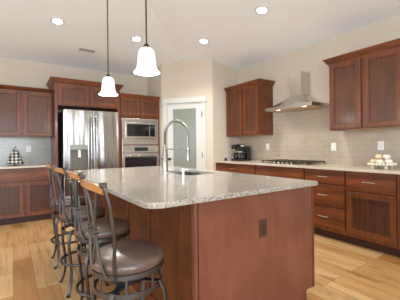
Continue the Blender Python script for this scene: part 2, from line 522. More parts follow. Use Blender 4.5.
def door_part(root, x0, x1, z0, z1, kx=None, kz=None, m=None, pm=None):
    mb = MB(); shaker(mb, x0, x1, z0, z1)
    d = mb.build('door', m or W_V, root)
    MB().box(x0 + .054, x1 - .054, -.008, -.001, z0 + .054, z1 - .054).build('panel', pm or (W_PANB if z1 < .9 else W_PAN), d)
    if kx is not None: knob(d, kx, kz)
    return d


def drawer_part(root, x0, x1, z0, z1, hp=True, m=None):
    d = MB().box(x0, x1, -.02, -.001, z0, z1, .004).build('drawer', m or W_X, root)
    if hp: pull(d, (x0 + x1) / 2, (z0 + z1) / 2 + .004)
    return d


def base_body(root, w_, d_=.6, z1=.883):
    mb = MB()
    mb.box(0, w_, .0, .02, .105, z1)                       # face frame
    mb.box(0, .018, .02, d_, .105, z1); mb.box(w_ - .018, w_, .02, d_, .105, z1)
    mb.box(.018, w_ - .018, .02, d_, .105, .125); mb.box(.018, w_ - .018, d_ - .01, d_, .125, z1)
    mb.build('carcass', W_V, root)
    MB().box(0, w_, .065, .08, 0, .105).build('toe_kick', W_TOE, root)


def crown(mb, x0, x1, yf, yb, z0, h_=.085, out=.06, left=True, right=True):
    prof = [(0, 0), (.008, 0), (.01, .012), (.018, .02), (.026, .03), (out * .72, h_ * .72), (out - .006, h_ * .82), (out - .006, h_ * .88), (out, h_ * .9), (out, h_), (0, h_)]
    R = []
    for o, z in prof:
        oL, oR = (o if left else 0), (o if right else 0)
        R.append([mb.bm.verts.new(p) for p in ((x0 - oL, yb, z0 + z), (x0 - oL, yf - o, z0 + z), (x1 + oR, yf - o, z0 + z), (x1 + oR, yb, z0 + z))])
    n = len(R); segs = [1] + ([0] if left else []) + ([2] if right else [])
    for i in range(n):
        A, B = R[i], R[(i + 1) % n]
        for k in segs:
            try: mb.bm.faces.new((A[k], A[k + 1], B[k + 1], B[k]))
            except ValueError: pass
    for k in ((0 if left else 1), (3 if right else 2)):
        vs = [r[k] for r in R]
        try: mb.bm.faces.new(vs)
        except ValueError: pass
    bmesh.ops.remove_doubles(mb.bm, verts=mb.bm.verts, dist=1e-5)
    bmesh.ops.delete(mb.bm, geom=[v for v in mb.bm.verts if not v.link_faces], context='VERTS')


def wall_cabinet(root, w_, z0, z1, d_, seam, knob_z, ch=.085, left=True, right=True):
    mb = MB()
    mb.box(0, w_, 0, .02, z0, z1); mb.box(0, .018, .02, d_, z0, z1); mb.box(w_ - .018, w_, .02, d_, z0, z1)
    mb.box(.018, w_ - .018, .02, d_, z1 - .02, z1); mb.box(.018, w_ - .018, d_ - .01, d_, z0 + .03, z1 - .02)
    mb.build('carcass', W_V, root)
    MB().box(.018, w_ - .018, .02, d_, z0 + .006, z0 + .022).build('underside', W_UND, root)['label'] = 'pale maple underside'
    door_part(root, .014, seam - .018, z0 + .012, z1 - .012, seam - .036, z0 + .05)
    door_part(root, seam + .018, w_ - .014, z0 + .012, z1 - .012, seam + .036, z0 + .05)
    mb = MB(); crown(mb, 0, w_, -.0, d_, z1 - .012, ch, .062, left, right)
    mb.build('crown_moulding', W_X, root)


# ------------------------------------------------------------------ far wall: left run
YF = 5.239
r = empty('wall_cabinet', (-.25, YA - .352, 0), 0, 'two-door brown wall cabinet over the plaid tree, lowest of the wall cabinets', 'cabinet', 'brown wall cabinets')
wall_cabinet(r, .848, 1.40, 2.165, .35, .397, 1.45, .075, True, False)
r = empty('base_cabinet', (-.25, YF, 0), 0, 'two-door base cabinet with one wide drawer under the plaid tree, left of the refrigerator', 'cabinet', 'brown base cabinets')
base_body(r, .848)
drawer_part(r, .012, .836, .672, .872, False)
door_part(r, .012, .407 - .012, .105 + .005, .655, .407 - .04, .625)
door_part(r, .407 + .022, .836, .105 + .005, .655, .407 + .048, .625)
ct = MB().box(-.27, .597, YF - .04, YA - .009, .884, .914, .004).build('countertop', M_PERIM)
tag(ct, 'short beige stone worktop against the far wall, with the plaid tree standing on it', 'countertop')

# refrigerator surround
FY = 5.2
r = empty('refrigerator_cabinet', (0, FY, 0), 0, 'tall brown surround with two short doors above the steel refrigerator', 'cabinet')
MB().box(.60, .642, 0, YA - FY - .002, 0, 2.30, .002).build('side_panel', W_V, r)
MB().box(1.664, 1.708, 0, YA - FY - .002, 0, 2.30, .002).build('side_panel', W_V, r)
mb = MB(); mb.box(.642, 1.664, 0, .02, 1.925, 2.30); mb.box(.642, 1.664, .02, YA - FY - .002, 1.925, 1.945); mb.box(.642, 1.664, .02, YA - FY - .002, 2.28, 2.30)
mb.build('carcass', W_V, r)
W_FR = wood('cherry_wood_sheen', srgb(104, 64, 46), srgb(124, 80, 58), srgb(142, 96, 72), 'x', .3, .35)  # paler cherry copy, reflected sheen mixed into its colour
door_part(r, .662, 1.143, 1.945, 2.285, 1.112, 1.975)
door_part(r, 1.165, 1.648, 1.945, 2.285, 1.196, 1.975)
mb = MB(); crown(mb, .60, 1.708, 0, YA - FY - .002, 2.288, .095, .065); mb.build('crown_moulding', W_X, r)

# refrigerator
r = empty('refrigerator', (0, 5.1, 0), 0, 'stainless steel french-door refrigerator with ice and water dispenser', 'refrigerator')
RX0, RX1, RM = .716, 1.652, 1.198
MB().box(RX0 + .004, RX1 - .004, .062, .70, .02, 1.845, .004).build('body', M_FRSIDE, r)
DX0, DX1, DZ0, DZ1 = .82, 1.105, .83, 1.25


def fridge_door(x0, x1, z0, z1, hole=None):
    mb = MB()
    if hole:
        a0, a1, b0, b1 = hole
        mb.box(x0, a0, 0, .06, z0, z1, .005); mb.box(a1, x1, 0, .06, z0, z1, .005)
        mb.box(a0 - .002, a1 + .002, .0005, .06, b1, z1, .0); mb.box(a0 - .002, a1 + .002, .0005, .06, z0, b0, .0)
        mb.box(a0, a1, .05, .06, b0, b1)
    else:
        mb.box(x0, x1, 0, .06, z0, z1, .006)
    return mb


dl = fridge_door(RX0, RM - .003, .70, 1.852, (DX0, DX1, DZ0, DZ1)).build('door', M_STEEL, r)
dr = fridge_door(RM + .003, RX1, .70, 1.852).build('door', M_STEEL, r)
fz = MB().box(RX0, RX1, 0, .06, .06, .692, .006).build('freezer_drawer', M_STEEL, r)
for dd, hx in ((dl, RM - .045), (dr, RM + .045)):
    mb = MB(); mb.tube([(hx, -.012, .80), (hx, -.05, .86), (hx, -.056, 1.0), (hx, -.058, 1.25), (hx, -.056, 1.55), (hx, -.05, 1.70), (hx, -.012, 1.76)], .013, 12)
    mb.cyl((hx, -.014, .80), .011, .02, 'y', 12); mb.cyl((hx, -.014, 1.76), .011, .02, 'y', 12)
    mb.build('handle', M_STEEL, dd, 40)
mb = MB(); mb.tube([(RX0 + .08, -.012, .62), (RX0 + .13, -.05, .62), (RX1 - .13, -.05, .62), (RX1 - .08, -.012, .62)], .013, 12); mb.build('handle', M_STEEL, fz, 40)
dp = MB().box(DX0 + .001, DX1 - .001, .002, .05, DZ1 - .085, DZ1 - .002, .004).build('dispenser_panel', M_GREY, dl)
mb = MB(); mb.box(DX0 + .001, DX0 + .008, .004, .05, DZ0 + .002, DZ1 - .085); mb.box(DX1 - .008, DX1 - .001, .004, .05, DZ0 + .002, DZ1 - .085)
mb.box(DX0 + .008, DX1 - .008, .043, .0495, DZ0 + .002, DZ1 - .085); mb.box(DX0 + .008, DX1 - .008, .004, .043, DZ0 + .002, DZ0 + .02)
mb.build('dispenser_recess', M_RECESS, dl)
MB().box(.945, .985, .012, .042, 1.03, 1.16, .004).build('dispenser_paddle', M_WPLAST, dl)
for fx in (RX0 + .06, RX1 - .06):
    for fy in (.1, .62): MB().cyl((fx, fy, 0), .02, .022).build('foot', M_BLACK, r)

# oven tower
r = empty('oven_cabinet', (0, 5.24, 0), 0, 'tall brown cabinet with two short doors above the built-in microwave and oven', 'cabinet')
TX0, TX1, TD = 1.712, 2.552, YA - 5.24 - .002
mb = MB()
mb.box(TX0, TX0 + .036, 0, TD, 0, 2.18); mb.box(TX1 - .03, TX1, 0, TD, 0, 2.18)
mb.box(TX0 + .036, TX1 - .03, 0, TD, 2.13, 2.18); mb.box(TX0 + .036, TX1 - .03, 0, TD, 1.768, 1.825)
mb.box(TX0 + .036, TX1 - .03, 0, TD, 1.236, 1.248); mb.box(TX0 + .036, TX1 - .03, 0, TD, .44, .47); mb.box(TX0 + .036, TX1 - .03, .06, TD, .08, .11)
mb.box(TX0 + .036, TX1 - .03, TD - .01, TD, .11, 2.13); mb.box(2.10, 2.14, 0, .02, 1.825, 2.13)
mb.build('carcass', W_V, r)
door_part(r, TX0 + .02, 2.115, 1.81, 2.165, 2.087, 1.85)
door_part(r, 2.137, TX1 - .012, 1.81, 2.165, 2.165, 1.85)
drawer_part(r, TX0 + .02, TX1 - .015, .12, .43)
mb = MB(); crown(mb, TX0, TX1, 0, TD, 2.168, .07, .045, False, False); mb.build('crown_moulding', W_X, r)

MX0, MX1 = 1.752, 2.518
r = empty('microwave_oven', (0, 5.24, 1.249), 0, 'built-in stainless microwave with trim frame, above the wall oven', 'microwave')
mb = MB()
mb.box(MX0, MX1, -.018, -.001, 0, .115, .003); mb.box(MX0, MX1, -.018, -.001, .445, .517, .003)
mb.box(MX0, MX0 + .06, -.0175, -.001, .115, .445); mb.box(MX1 - .06, MX1, -.0175, -.001, .115, .445)
mb.build('trim_frame', M_HOOD, r)
MB().box(MX0 + .062, MX1 - .062, .001, .42, .02, .5).build('body', M_FRSIDE, r)
d_ = MB().box(MX0 + .064, MX1 - .064, -.03, .0005, .12, .44, .005).build('door', M_HOOD, r)
MB().box(MX0 + .095, MX1 - .21, -.034, -.029, .165, .405, .003).build('window', M_BLKGL, d_)
MB().box(MX1 - .195, MX1 - .085, -.033, -.029, .165, .405, .003).build('control_panel', M_BLKGL, r)

r = empty('wall_oven', (0, 5.24, .472), 0, 'built-in stainless wall oven with dark display, below the microwave', 'oven')
MB().box(MX0 + .02, MX1 - .02, .001, .5, .0, .755).build('body', M_FRSIDE, r)
cp = MB().box(MX0, MX1, -.022, 0, .615, .758, .004).build('control_panel', M_HOOD, r)
MB().box(2.0, 2.285, -.025, -.0215, .648, .725, .002).build('display', M_BLKGL, cp)
d_ = MB().box(MX0, MX1, -.03, 0, .01, .605, .005).build('door', M_HOOD, r)
MB().box(MX0 + .05, MX1 - .05, -.033, -.029, .09, .535, .004).build('window', M_BLKGL, d_)
mb = MB(); mb.tube([(MX0 + .06, -.08, .565), (MX1 - .06, -.08, .565)], .012, 12)
for hx in (MX0 + .09, MX1 - .09): mb.cyl((hx, -.08, .565), .009, .052, 'y', 12)
mb.build('handle', M_STEEL, d_, 40)

# ------------------------------------------------------------------ right wall: base run  (origin at far end, local x runs toward the camera)
RZ = -PI / 2
XF = XB - .61


def rb(y, label, x=XF): return empty('base_cabinet', (x, y, 0), RZ, label, 'cabinet', 'brown base cabinets')


r = rb(4.28, 'base cabinet with a wide top drawer at the pantry end, below the coffee makers')
base_body(r, 1.055)
drawer_part(r, .012, 1.045, .705, .872)
door_part(r, .012, .52, .11, .69, .49, .655); door_part(r, .535, 1.045, .11, .69, .565, .655)
r = rb(3.223, 'base cabinet with a plain wide front directly below the gas cooktop')
base_body(r, .915)
drawer_part(r, .012, .905, .705, .872, False)
drawer_part(r, .012, .905, .42, .69); drawer_part(r, .012, .905, .115, .405)
r = rb(2.306, 'base cabinet of three stacked drawers, seen behind the granite island corner')
base_body(r, .56)
for z0, z1 in ((.708, .872), (.425, .69), (.16, .408)): drawer_part(r, .012, .55, z0, z1)
r = rb(1.745, 'base cabinet with one drawer over one panelled door, below the tray of white pumpkins')
base_body(r, .54)
drawer_part(r, .012, .528, .66, .872)
door_part(r, .012, .528, .145, .64, .04, .61)
r = rb(1.203, 'base cabinet at the right edge of the picture, mostly cut off', XF - .03)
base_body(r, .78, .63)
drawer_part(r, .035, .77, .66, .872); door_part(r, .035, .39, .11, .64, .36, .61); door_part(r, .415, .77, .11, .64, .445, .61)
ct = MB().box(XF - .04, XB - .009, .4, 4.281, .884, .914, .004).build('countertop', M_PERIM)
tag(ct, 'long beige stone worktop along the right wall, holding the gas cooktop', 'countertop')


def rw(y, label): return empty('wall_cabinet', (XB - .352, y, 0), RZ, label, 'cabinet', 'brown wall cabinets')


r = rw(4.262, 'two-door brown wall cabinet between the pantry corner and the range hood')
wall_cabinet(r, .889, 1.393, 2.275, .35, .481, 1.44, .09, False, True)
r = rw(2.094, 'two-door brown wall cabinet right of the range hood, over the white pumpkins')
wall_cabinet(r, .86, 1.393, 2.275, .35, .432, 1.44, .09, True, True)

# ------------------------------------------------------------------ range hood
r = empty('range_hood', (0, 0, 0), 0, 'stainless chimney range hood with pyramid canopy above the gas cooktop', 'range hood')
HX0, HX1, HY0, HY1 = 3.42, XB - .01, 2.262, 3.108
CX0, CY0, CY1 = 3.685, 2.62, 2.82
MB().box(CX0, HX1, CY0, CY1, 1.98, 2.345, .002).build('chimney', M_HOOD, r)
mb = MB(); bm = mb.bm
n = 5; rings = []
for i in range(n + 1):
    t_ = i / n; e = t_ ** 1.5
    x0 = HX0 + (CX0 - .006 - HX0) * t_; y0 = HY0 + (CY0 - .006 - HY0) * t_; y1 = HY1 + (CY1 + .006 - HY1) * t_
    z = 1.802 + (1.983 - 1.802) * e
    rings.append([bm.verts.new(p) for p in ((HX1, y0, z), (x0, y0, z), (x0, y1, z), (HX1, y1, z))])
for A, B in zip(rings, rings[1:]):
    for k in range(4): bm.faces.new((A[k], A[(k + 1) % 4], B[(k + 1) % 4], B[k]))
bm.faces.new(rings[-1]); bm.faces.new(list(reversed(rings[0])))
mb.build('canopy', M_HOOD, r)
mb = MB()
for b in ((HX0, HX0 + .02, HY0, HY1), (HX1 - .02, HX1, HY0, HY1), (HX0 + .02, HX1 - .02, HY0, HY0 + .02), (HX0 + .02, HX1 - .02, HY1 - .02, HY1)):
    mb.box(*b, 1.752, 1.802)
mb.build('rim', M_HOOD, r)
MB().box(HX0 + .02, HX1 - .02, HY0 + .02, HY1 - .02, 1.765, 1.775).build('filter', M_FILTER, r)
for ly in (2.45, 2.92):
    MB().cyl((HX0 + .09, ly, 1.76), .032, .008).build('lamp_lens', M_HOODLT, r)
    d = bpy.data.lights.new('hood_lamp', 'SPOT'); d.energy = 5; d.color = (1, .85, .62); d.spot_size = 2.2; d.spot_blend = .6; d.shadow_soft_size = .03
    o = bpy.data.objects.new('hood_lamp', d); COL.objects.link(o); o.location = (HX0 + .09, ly, 1.752); o.parent = r
for k in range(4): MB().cyl((HX0 - .004, 2.61 + k * .035, 1.777), .006, .008, 'x', 10).build('button', M_CHROME, r)

# ------------------------------------------------------------------ cooktop
r = empty('gas_cooktop', (3.60, 2.735, .914), 0, 'stainless gas cooktop with black grates set in the right worktop', 'cooktop')
MB().box(-.25, .25, -.44, .44, 0, .012, .004).build('tray', M_STEEL, r)
for gy in (-.29, 0, .29):
    mb = MB()
    for x in (-.2, -.07, .07, .2): mb.box(x - .006, x + .006, gy - .13, gy + .13, .036, .05, .002)
    for y in (-.13, -.065, 0, .065, .13): mb.box(-.21, .21, gy + y - .006, gy + y + .006, .032, .048, .002)
    for x in (-.2, .2):
        for y in (-.125, .125): mb.box(x - .007, x + .007, gy + y - .007, gy + y + .007, .0125, .034)
    mb.build('grate', M_IRON, r)
for bx, by, br_ in ((-.1, -.29, .04), (.11, -.29, .035), (0, 0, .055), (-.1, .29, .035), (.11, .29, .04)):
    b_ = MB().lathe([(br_ + .012, .0122), (br_ + .012, .018), (br_, .021)], (bx, by, 0), 20).build('burner', M_BRASS, r, 40)
    MB().lathe([(br_ - .004, .0212), (br_ - .004, .028), (br_ - .01, .03)], (bx, by, 0), 20).build('burner_cap', M_IRON, b_, 40)
for k in range(5):
    MB().lathe([(.016, .0122), (.015, .03), (.012, .034)], (-.225, -.16 + k * .08, 0), 16).build('knob', M_STEEL, r, 40)

# ------------------------------------------------------------------ island
r = empty('kitchen_island', (0, 0, 0), 0, 'large brown island base with plain end panel and stools along one side', 'island')
IX0, IX1, IY0, IY1 = .845, 1.918, 1.267, 3.72
mb = MB(); bm = mb.bm
prof = [(IX0 + .004, 0), (IX1 - .095, 0), (IX1 - .095, .105), (IX1, .105), (IX1, .883), (IX0 + .004, .883)]
f = [bm.verts.new((x, IY0, z)) for x, z in prof]; g = [bm.verts.new((x, IY0 + .019, z)) for x, z in prof]
bm.faces.new(f); bm.faces.new(list(reversed(g)))
for i in range(6): bm.faces.new((f[i], f[(i + 1) % 6], g[(i + 1) % 6], g[i]))
mb.build('end_panel', W_IS, r)
mb = MB(); mb.box(IX1 - .022, IX1 + .002, IY0 - .004, IY0 + .0195, .105, .883, .002); mb.build('corner_strip', W_V, r)
mb = MB(); mb.box(IX0 - .024, IX0 - .003, IY0 - .003, IY0 + .03, 0, .883, .003); mb.build('corner_strip', W_IS, r)
MB().box(IX0, IX1 - .095, IY1 - .02, IY1, 0, .883).build('end_panel', W_IS, r)
mb = MB()
mb.box(IX0, IX0 + .019, IY0 + .02, IY1 - .021, 0, .883)
for y in (1.94, 2.39, 3.01, 3.55): mb.box(IX0 - .014, IX0 + .001, y - .026, y + .026, .1, .883, .003)
mb.box(IX0 - .012, IX0 + .001, IY0 + .03, IY1, 0, .1, .003); mb.box(IX0 - .012, IX0 + .001, IY0 + .03, IY1, .81, .883, .003)
mb.build('back_panel', W_V, r)
mb = MB(); mb.box(IX1 - .04, IX1 - .02, IY0 + .02, IY1, .105, .883); mb.box(IX0 + .02, IX1 - .04, IY0 + .02, IY1 - .02, .105, .125)
mb.box(1.30, 1.32, IY0 + .02, IY1 - .021, .125, .60)
mb.build('carcass', W_V, r)
MB().box(IX1 - .095, IX1 - .08, IY0 + .02, IY1, 0, .105).build('toe_kick', W_TOE, r)
for k in range(5):
    y0 = IY0 + .05 + k * .475
    mb = MB(); shaker(mb, 0, .455, .13, .86); mb.box(.05, .4, -.008, -.001, .18, .81)
    mb.xform(Matrix.Translation((IX1 - .02, y0, 0)) @ Matrix.Rotation(PI / 2, 4, 'Z'))
    mb.build('door', W_V, r)

# island worktop with sink cut-out
SX0, SX1, SY0, SY1 = 1.42, 1.79, 2.27, 2.86
def rrect(x0, x1, y0, y1, rads, n=8):
    pts = []
    for (cx, cy, sx, sy, a0), rr in zip(((x0, y0, 1, 1, PI), (x1, y0, -1, 1, 1.5 * PI), (x1, y1, -1, -1, 0), (x0, y1, 1, -1, .5 * PI)), rads):
        ox, oy = cx + sx * rr, cy + sy * rr
        for i in range(n + 1):
            a = a0 + i / n * PI / 2; pts.append((ox + rr * math.cos(a), oy + rr * math.sin(a)))
    return pts
cu = bpy.data.curves.new('island_top', 'CURVE'); cu.dimensions = '2D'; cu.fill_mode = 'BOTH'; cu.extrude = .0125; cu.bevel_depth = .0025; cu.bevel_resolution = 2
for pts in (rrect(.5425, 1.9475, 1.2395, 3.7475, (.085, .02, .02, .06)), rrect(SX0, SX1, SY0, SY1, (.03,) * 4)):
    sp_ = cu.splines.new('POLY'); sp_.points.add(len(pts) - 1); sp_.use_cyclic_u = True
    for p_, (x, y) in zip(sp_.points, pts): p_.co = (x, y, 0, 1)
tmp = bpy.data.objects.new('tmp', cu); COL.objects.link(tmp)
bpy.context.view_layer.update()
me = bpy.data.meshes.new_from_object(tmp.evaluated_get(bpy.context.evaluated_depsgraph_get()))
bpy.data.objects.remove(tmp); bpy.data.curves.remove(cu)
me.materials.clear(); me.materials.append(M_GRAN)
me.set_sharp_from_angle(angle=math.radians(40))
it = bpy.data.objects.new('island_countertop', me); COL.objects.link(it); it.location = (0, 0, .899)
tag(it, 'large speckled granite island top with rounded corner and sink cut-out', 'countertop')

# sink
r = empty('kitchen_sink', (0, 0, 0), 0, 'undermount steel sink let into the granite island top', 'sink')
mb = MB(); a0, a1, b0, b1 = SX0 - .004, SX1 + .004, SY0 - .004, SY1 + .004
mb.box(a0 - .02, a0, b0 - .02, b1 + .02, .68, .8835); mb.box(a1, a1 + .02, b0 - .02, b1 + .02, .68, .8835)
mb.box(a0, a1, b0 - .02, b0, .68, .8835); mb.box(a0, a1, b1, b1 + .02, .68, .8835); mb.box(a0 - .02, a1 + .02, b0 - .02, b1 + .02, .665, .68)
mb.build('basin', M_STEEL, r)
MB().lathe([(.045, .6801), (.045, .684), (.03, .685), (.028, .682)], ((SX0 + SX1) / 2, (SY0 + SY1) / 2, 0), 24).build('drain', M_CHROME, r, 40)

# faucet: body, spring arc, arm, spray head
FX, FYc = 1.315, 2.575
r = empty('kitchen_faucet', (FX, FYc, .914), 0, 'tall spring pull-down faucet in brushed nickel beside the island sink', 'faucet')
MB().lathe([(.036, 0), (.036, .012), (.031, .016), (.030, .20), (.027, .205), (.024, .27), (.018, .285), (.014, .30)], (0, 0, 0), 24).build('body', M_NICKEL, r, 40)
mb = MB(); mb.tube([(-.02, 0, .16), (-.075, 0, .172)], .008, 10); mb.cyl((-.04, 0, .16), .013, .03, 'x', 14); mb.build('lever', M_NICKEL, r, 40)
arc = [(.004, 0, .285), (.006, 0, .36)]
for i in range(15):
    a = PI - PI * i / 14; arc.append((.144 + .137 * math.cos(a), 0, .41 + .145 * math.sin(a)))
arc += [(.281, 0, .34), (.281, 0, .275)]
hs_ = MB().tube(arc, .008, 10).build('hose', M_DKMET, r, 40)
# spring wound round the hose
vs = [Vector(p) for p in arc]; L = [0]
for a, b in zip(vs, vs[1:]): L.append(L[-1] + (b - a).length)
turns, pts = 62, []
N = turns * 8
for i in range(N + 1):
    s_ = L[-1] * i / N
    k = max(j for j in range(len(L)) if L[j] <= s_ + 1e-9); k = min(k, len(vs) - 2)
    tt = (s_ - L[k]) / (L[k + 1] - L[k]); p = vs[k].lerp(vs[k + 1], tt); tg = (vs[k + 1] - vs[k]).normalized()
    n1 = Vector((0, 1, 0)); n2 = tg.cross(n1); an = 2 * PI * i / 8
    pts.append(p + (n1 * math.cos(an) + n2 * math.sin(an)) * .0145)
MB().tube(pts, .0034, 5).build('spring', M_NICKEL, r, 60)
mb = MB(); mb.tube([(.015, 0, .258), (.26, 0, .258)], .0075, 10); mb.lathe([(.024, .246), (.024, .27)], (.281, 0, 0), 20); mb.build('support_arm', M_NICKEL, r, 40)
MB().lathe([(.014, .27), (.018, .262), (.02, .18), (.024, .15), (.026, .128), (.02, .124)], (.281, 0, 0), 20).build('spray_head', M_NICKEL, r, 40)

r = empty('soap_dispenser', (1.305, 2.19, .914), 0, 'short pale soap dispenser stub beside the island sink', 'soap dispenser')
MB().lathe([(.022, 0), (.022, .006), (.0155, .01), (.0155, .05)], (0, 0, 0), 20).build('base', M_CHROME, r, 40)
mb = MB(); mb.lathe([(.0155, .0502), (.017, .055), (.017, .072), (.012, .076)], (0, 0, 0), 20); mb.tube([(0, 0, .066), (.045, 0, .066), (.055, 0, .058)], .006, 10)
mb.build('pump', M_WPLAST, r, 40)

# ------------------------------------------------------------------ bar stools (local +x faces the island)
def make_stool():
    r = empty('bar_stool', (0, 0, 0))
    SR = .179
    MB().lathe([(.05, .598), (SR - .004, .598), (SR + .006, .612), (SR + .008, .63), (SR, .648), (SR - .03, .66), (.1, .668), (.02, .67)], (0, 0, 0), 48).build('seat', M_SEAT, r, 60)
    mb = MB()
    mb.lathe([(.0, .586), (SR - .012, .586), (SR - .012, .597), (.0, .597)], (0, 0, 0), 40)
    pts = [(SR * math.cos(a) * .995, SR * math.sin(a) * .995, .588) for a in (2 * PI * i / 48 for i in range(48))]
    mb.bar(pts, .012, .024, True)
    mb.build('seat_ring', M_DKMET, r, 40)
    mb = MB(); mb.lathe([(.09, .512), (.09, .5855)], (0, 0, 0), 24)
    mb.build('swivel_plate', M_BLACK, r, 40)
    mb = MB()
    pts = [(.170 * math.cos(a), .170 * math.sin(a), .495) for a in (2 * PI * i / 48 for i in range(48))]
    mb.bar(pts, .009, .028, True)
    for k in range(2):
        a = PI / 4 + k * PI / 2
        mb.bar([(.168 * math.cos(a), .168 * math.sin(a), .508), (-.168 * math.cos(a), -.168 * math.sin(a), .508)], .03, .008)
    for k in range(8):
        a = PI / 8 + k * PI / 4
        mb.bar([(.170 * math.cos(a), .170 * math.sin(a), .50), (.172 * math.cos(a), .172 * math.sin(a), .584)], .012, .007, up=(math.cos(a), math.sin(a), 0))
    mb.build('swivel_ring', M_DKMET, r, 40)
    for k in range(4):
        a = PI / 4 + k * PI / 2; c, s = math.cos(a), math.sin(a)
        prof = [(.167, .51), (.184, .485), (.196, .45), (.20, .40), (.194, .34), (.184, .28), (.176, .21), (.176, .14), (.186, .08), (.208, .025), (.222, .008)]
        # smooth the S curve
        P = []
        for i in range(len(prof) - 1):
            for j in range(3):
                t_ = j / 3; p0, p1, p2, p3 = prof[max(i - 1, 0)], prof[i], prof[i + 1], prof[min(i + 2, len(prof) - 1)]
                q = [.5 * (2 * p1[m] + (p2[m] - p0[m]) * t_ + (2 * p0[m] - 5 * p1[m] + 4 * p2[m] - p3[m]) * t_ ** 2 + (3 * p1[m] - p0[m] - 3 * p2[m] + p3[m]) * t_ ** 3) for m in (0, 1)]
                P.append((q[0] * c, q[0] * s, q[1]))
        P.append((prof[-1][0] * c, prof[-1][0] * s, prof[-1][1]))
        lg = MB().bar(P, .024, .014, up=(c, s, 0)).build('leg', M_DKMET, r, 40)
        MB().cyl((.220 * c, .220 * s, 0), .014, .012, 'z', 14).build('foot_cap', M_BLACK, lg)
    pts = [(.176 * math.cos(a), .176 * math.sin(a), .235) for a in (2 * PI * i / 48 for i in range(48))]
    MB().tube(pts, .011, 10, True).build('footrest_ring', M_DKMET, r, 40)

    TAB = [(.57, -.108, .135), (.63, -.12, .15), (.70, -.124, .172), (.784, -.128, .194), (.86, -.142, .208), (.94, -.155, .213), (1.0, -.170, .211), (1.04, -.182, .205)]

    def tab(z, k):
        for p, q in zip(TAB, TAB[1:]):
            if z <= q[0]: return p[k] + (q[k] - p[k]) * max(0, (z - p[0]) / (q[0] - p[0]))
        return TAB[-1][k]

    def back_pt(y, z):
        d = .064 + (.034 - .064) * min(1, max(0, (z - .6) / .4))
        return Vector((tab(z, 1) - d * (1 - (y / .2) ** 2), y, z))
    sides = []
    for s in (-1, 1):
        P = []
        mb = MB()
        for i in range(17):
            z = .578 + .452 * i / 16
            P.append(Vector((tab(z, 1), s * tab(z, 2), z)))
        mb.bar(P, .022, .011, up=(-1, 0, 0))
        e = P[-1]; mb.cyl((e.x - .013, e.y, e.z), .012, .026, 'x', 14)
        sides.append(mb.build('back_post', M_DKMET, r, 40))
    mb = MB()
    for s in (-1, 1):
        mb.bar([back_pt(s * .056 * math.sin(PI * i / 16), .60 + .39 * i / 16) for i in range(17)], .025, .009, up=(-1, 0, 0))
        mb.bar([back_pt(s * (.13 - .072 * math.sin(PI * i / 16)), .60 + .39 * i / 16) for i in range(17)], .025, .009, up=(-1, 0, 0))
        q = back_pt(s * .057, .795); mb.cyl((q.x - .012, q.y, q.z), .014, .024, 'x', 12)
    mb.build('back_scroll', M_DKMET, r, 40)
    mb = MB()
    P = [Vector((back_pt(y, 1.01).x, y, 1.004 + .012 * (1 - (y / .2) ** 2))) for y in [-.2 + .4 * i / 16 for i in range(17)]]
    mb.bar(P, .022, .034); mb.build('top_rail', W_RAIL, r, 40)['label'] = 'honey-coloured curved wooden rail'
    return r


STOOLS = [(.497, 1.405, .0, 'bar stool nearest the camera, at the rounded island corner'),
          (.53, 2.0, -.04, 'second bar stool from the camera along the island'),
          (.51, 2.58, .03, 'third bar stool from the camera along the island'),
          (.505, 3.22, -.03, 'bar stool farthest from the camera, closest to the refrigerator')]
st = make_stool()
for i, (x, y, a, lb) in enumerate(STOOLS):
    o = st if i == 0 else copy_tree(st)
    o.location = (x, y, 0); o.rotation_euler = (0, 0, a)
    tag(o, lb, 'stool', 'bar stools along the island')


# ------------------------------------------------------------------ pendants
def make_pendant(top):
    r = empty('pendant_lamp', (0, 0, 0))
    MB().lathe([(.055, top - .03), (.055, top - .012), (.03, top + .01)], (0, 0, 0), 24).build('ceiling_rose', M_BRONZE, r, 40)
    MB().cyl((0, 0, 2.036), .0062, top - .03 - 2.036, 'z', 12).build('rod', M_BRONZE, r, 40)
    zz = lambda z: 1.80 + (z - 1.79) * .82
    MB().lathe([(r_ * .82, zz(z)) for r_, z in [(.012, 2.08), (.02, 2.072), (.03, 2.055), (.04, 2.035), (.043, 2.02), (.036, 2.016)]], (0, 0, 0), 24).build('cap', M_BRONZE, r, 40)
    prof = [(.034, 2.035), (.05, 2.028), (.066, 2.008), (.075, 1.97), (.079, 1.92), (.082, 1.875), (.088, 1.84), (.1, 1.815), (.114, 1.797), (.118, 1.79)]
    prof = [(r_ * .9, zz(z)) for r_, z in prof]
    mb = MB(); seg = 72
    inner = [(r_ - .004, z) for r_, z in reversed(prof)]
    rings = []
    for j, (rr, z) in enumerate(prof + inner):
        amp = .012 * min(1, max(0, (1.99 - z) / .1))
        rings.append([mb.bm.verts.new((rr * (1 + amp * math.cos(12 * 2 * PI * i / seg)) * math.cos(2 * PI * i / seg), rr * (1 + amp * math.cos(12 * 2 * PI * i / seg)) * math.sin(2 * PI * i / seg), z)) for i in range(seg)])
    nr = len(rings)
    for a in range(nr - 1):
        for i in range(seg): mb.bm.faces.new((rings[a][i], rings[a][(i + 1) % seg], rings[a + 1][(i + 1) % seg], rings[a + 1][i]))
    for i in range(seg): mb.bm.faces.new((rings[nr - 1][i], rings[nr - 1][(i + 1) % seg], rings[0][(i + 1) % seg], rings[0][i]))
    mb.build('lamp_shade', M_SHADE, r, 60)
    MB().ball((0, 0, 1.92), .03, 1.3).build('bulb', M_BULB, r, 60)
    return r


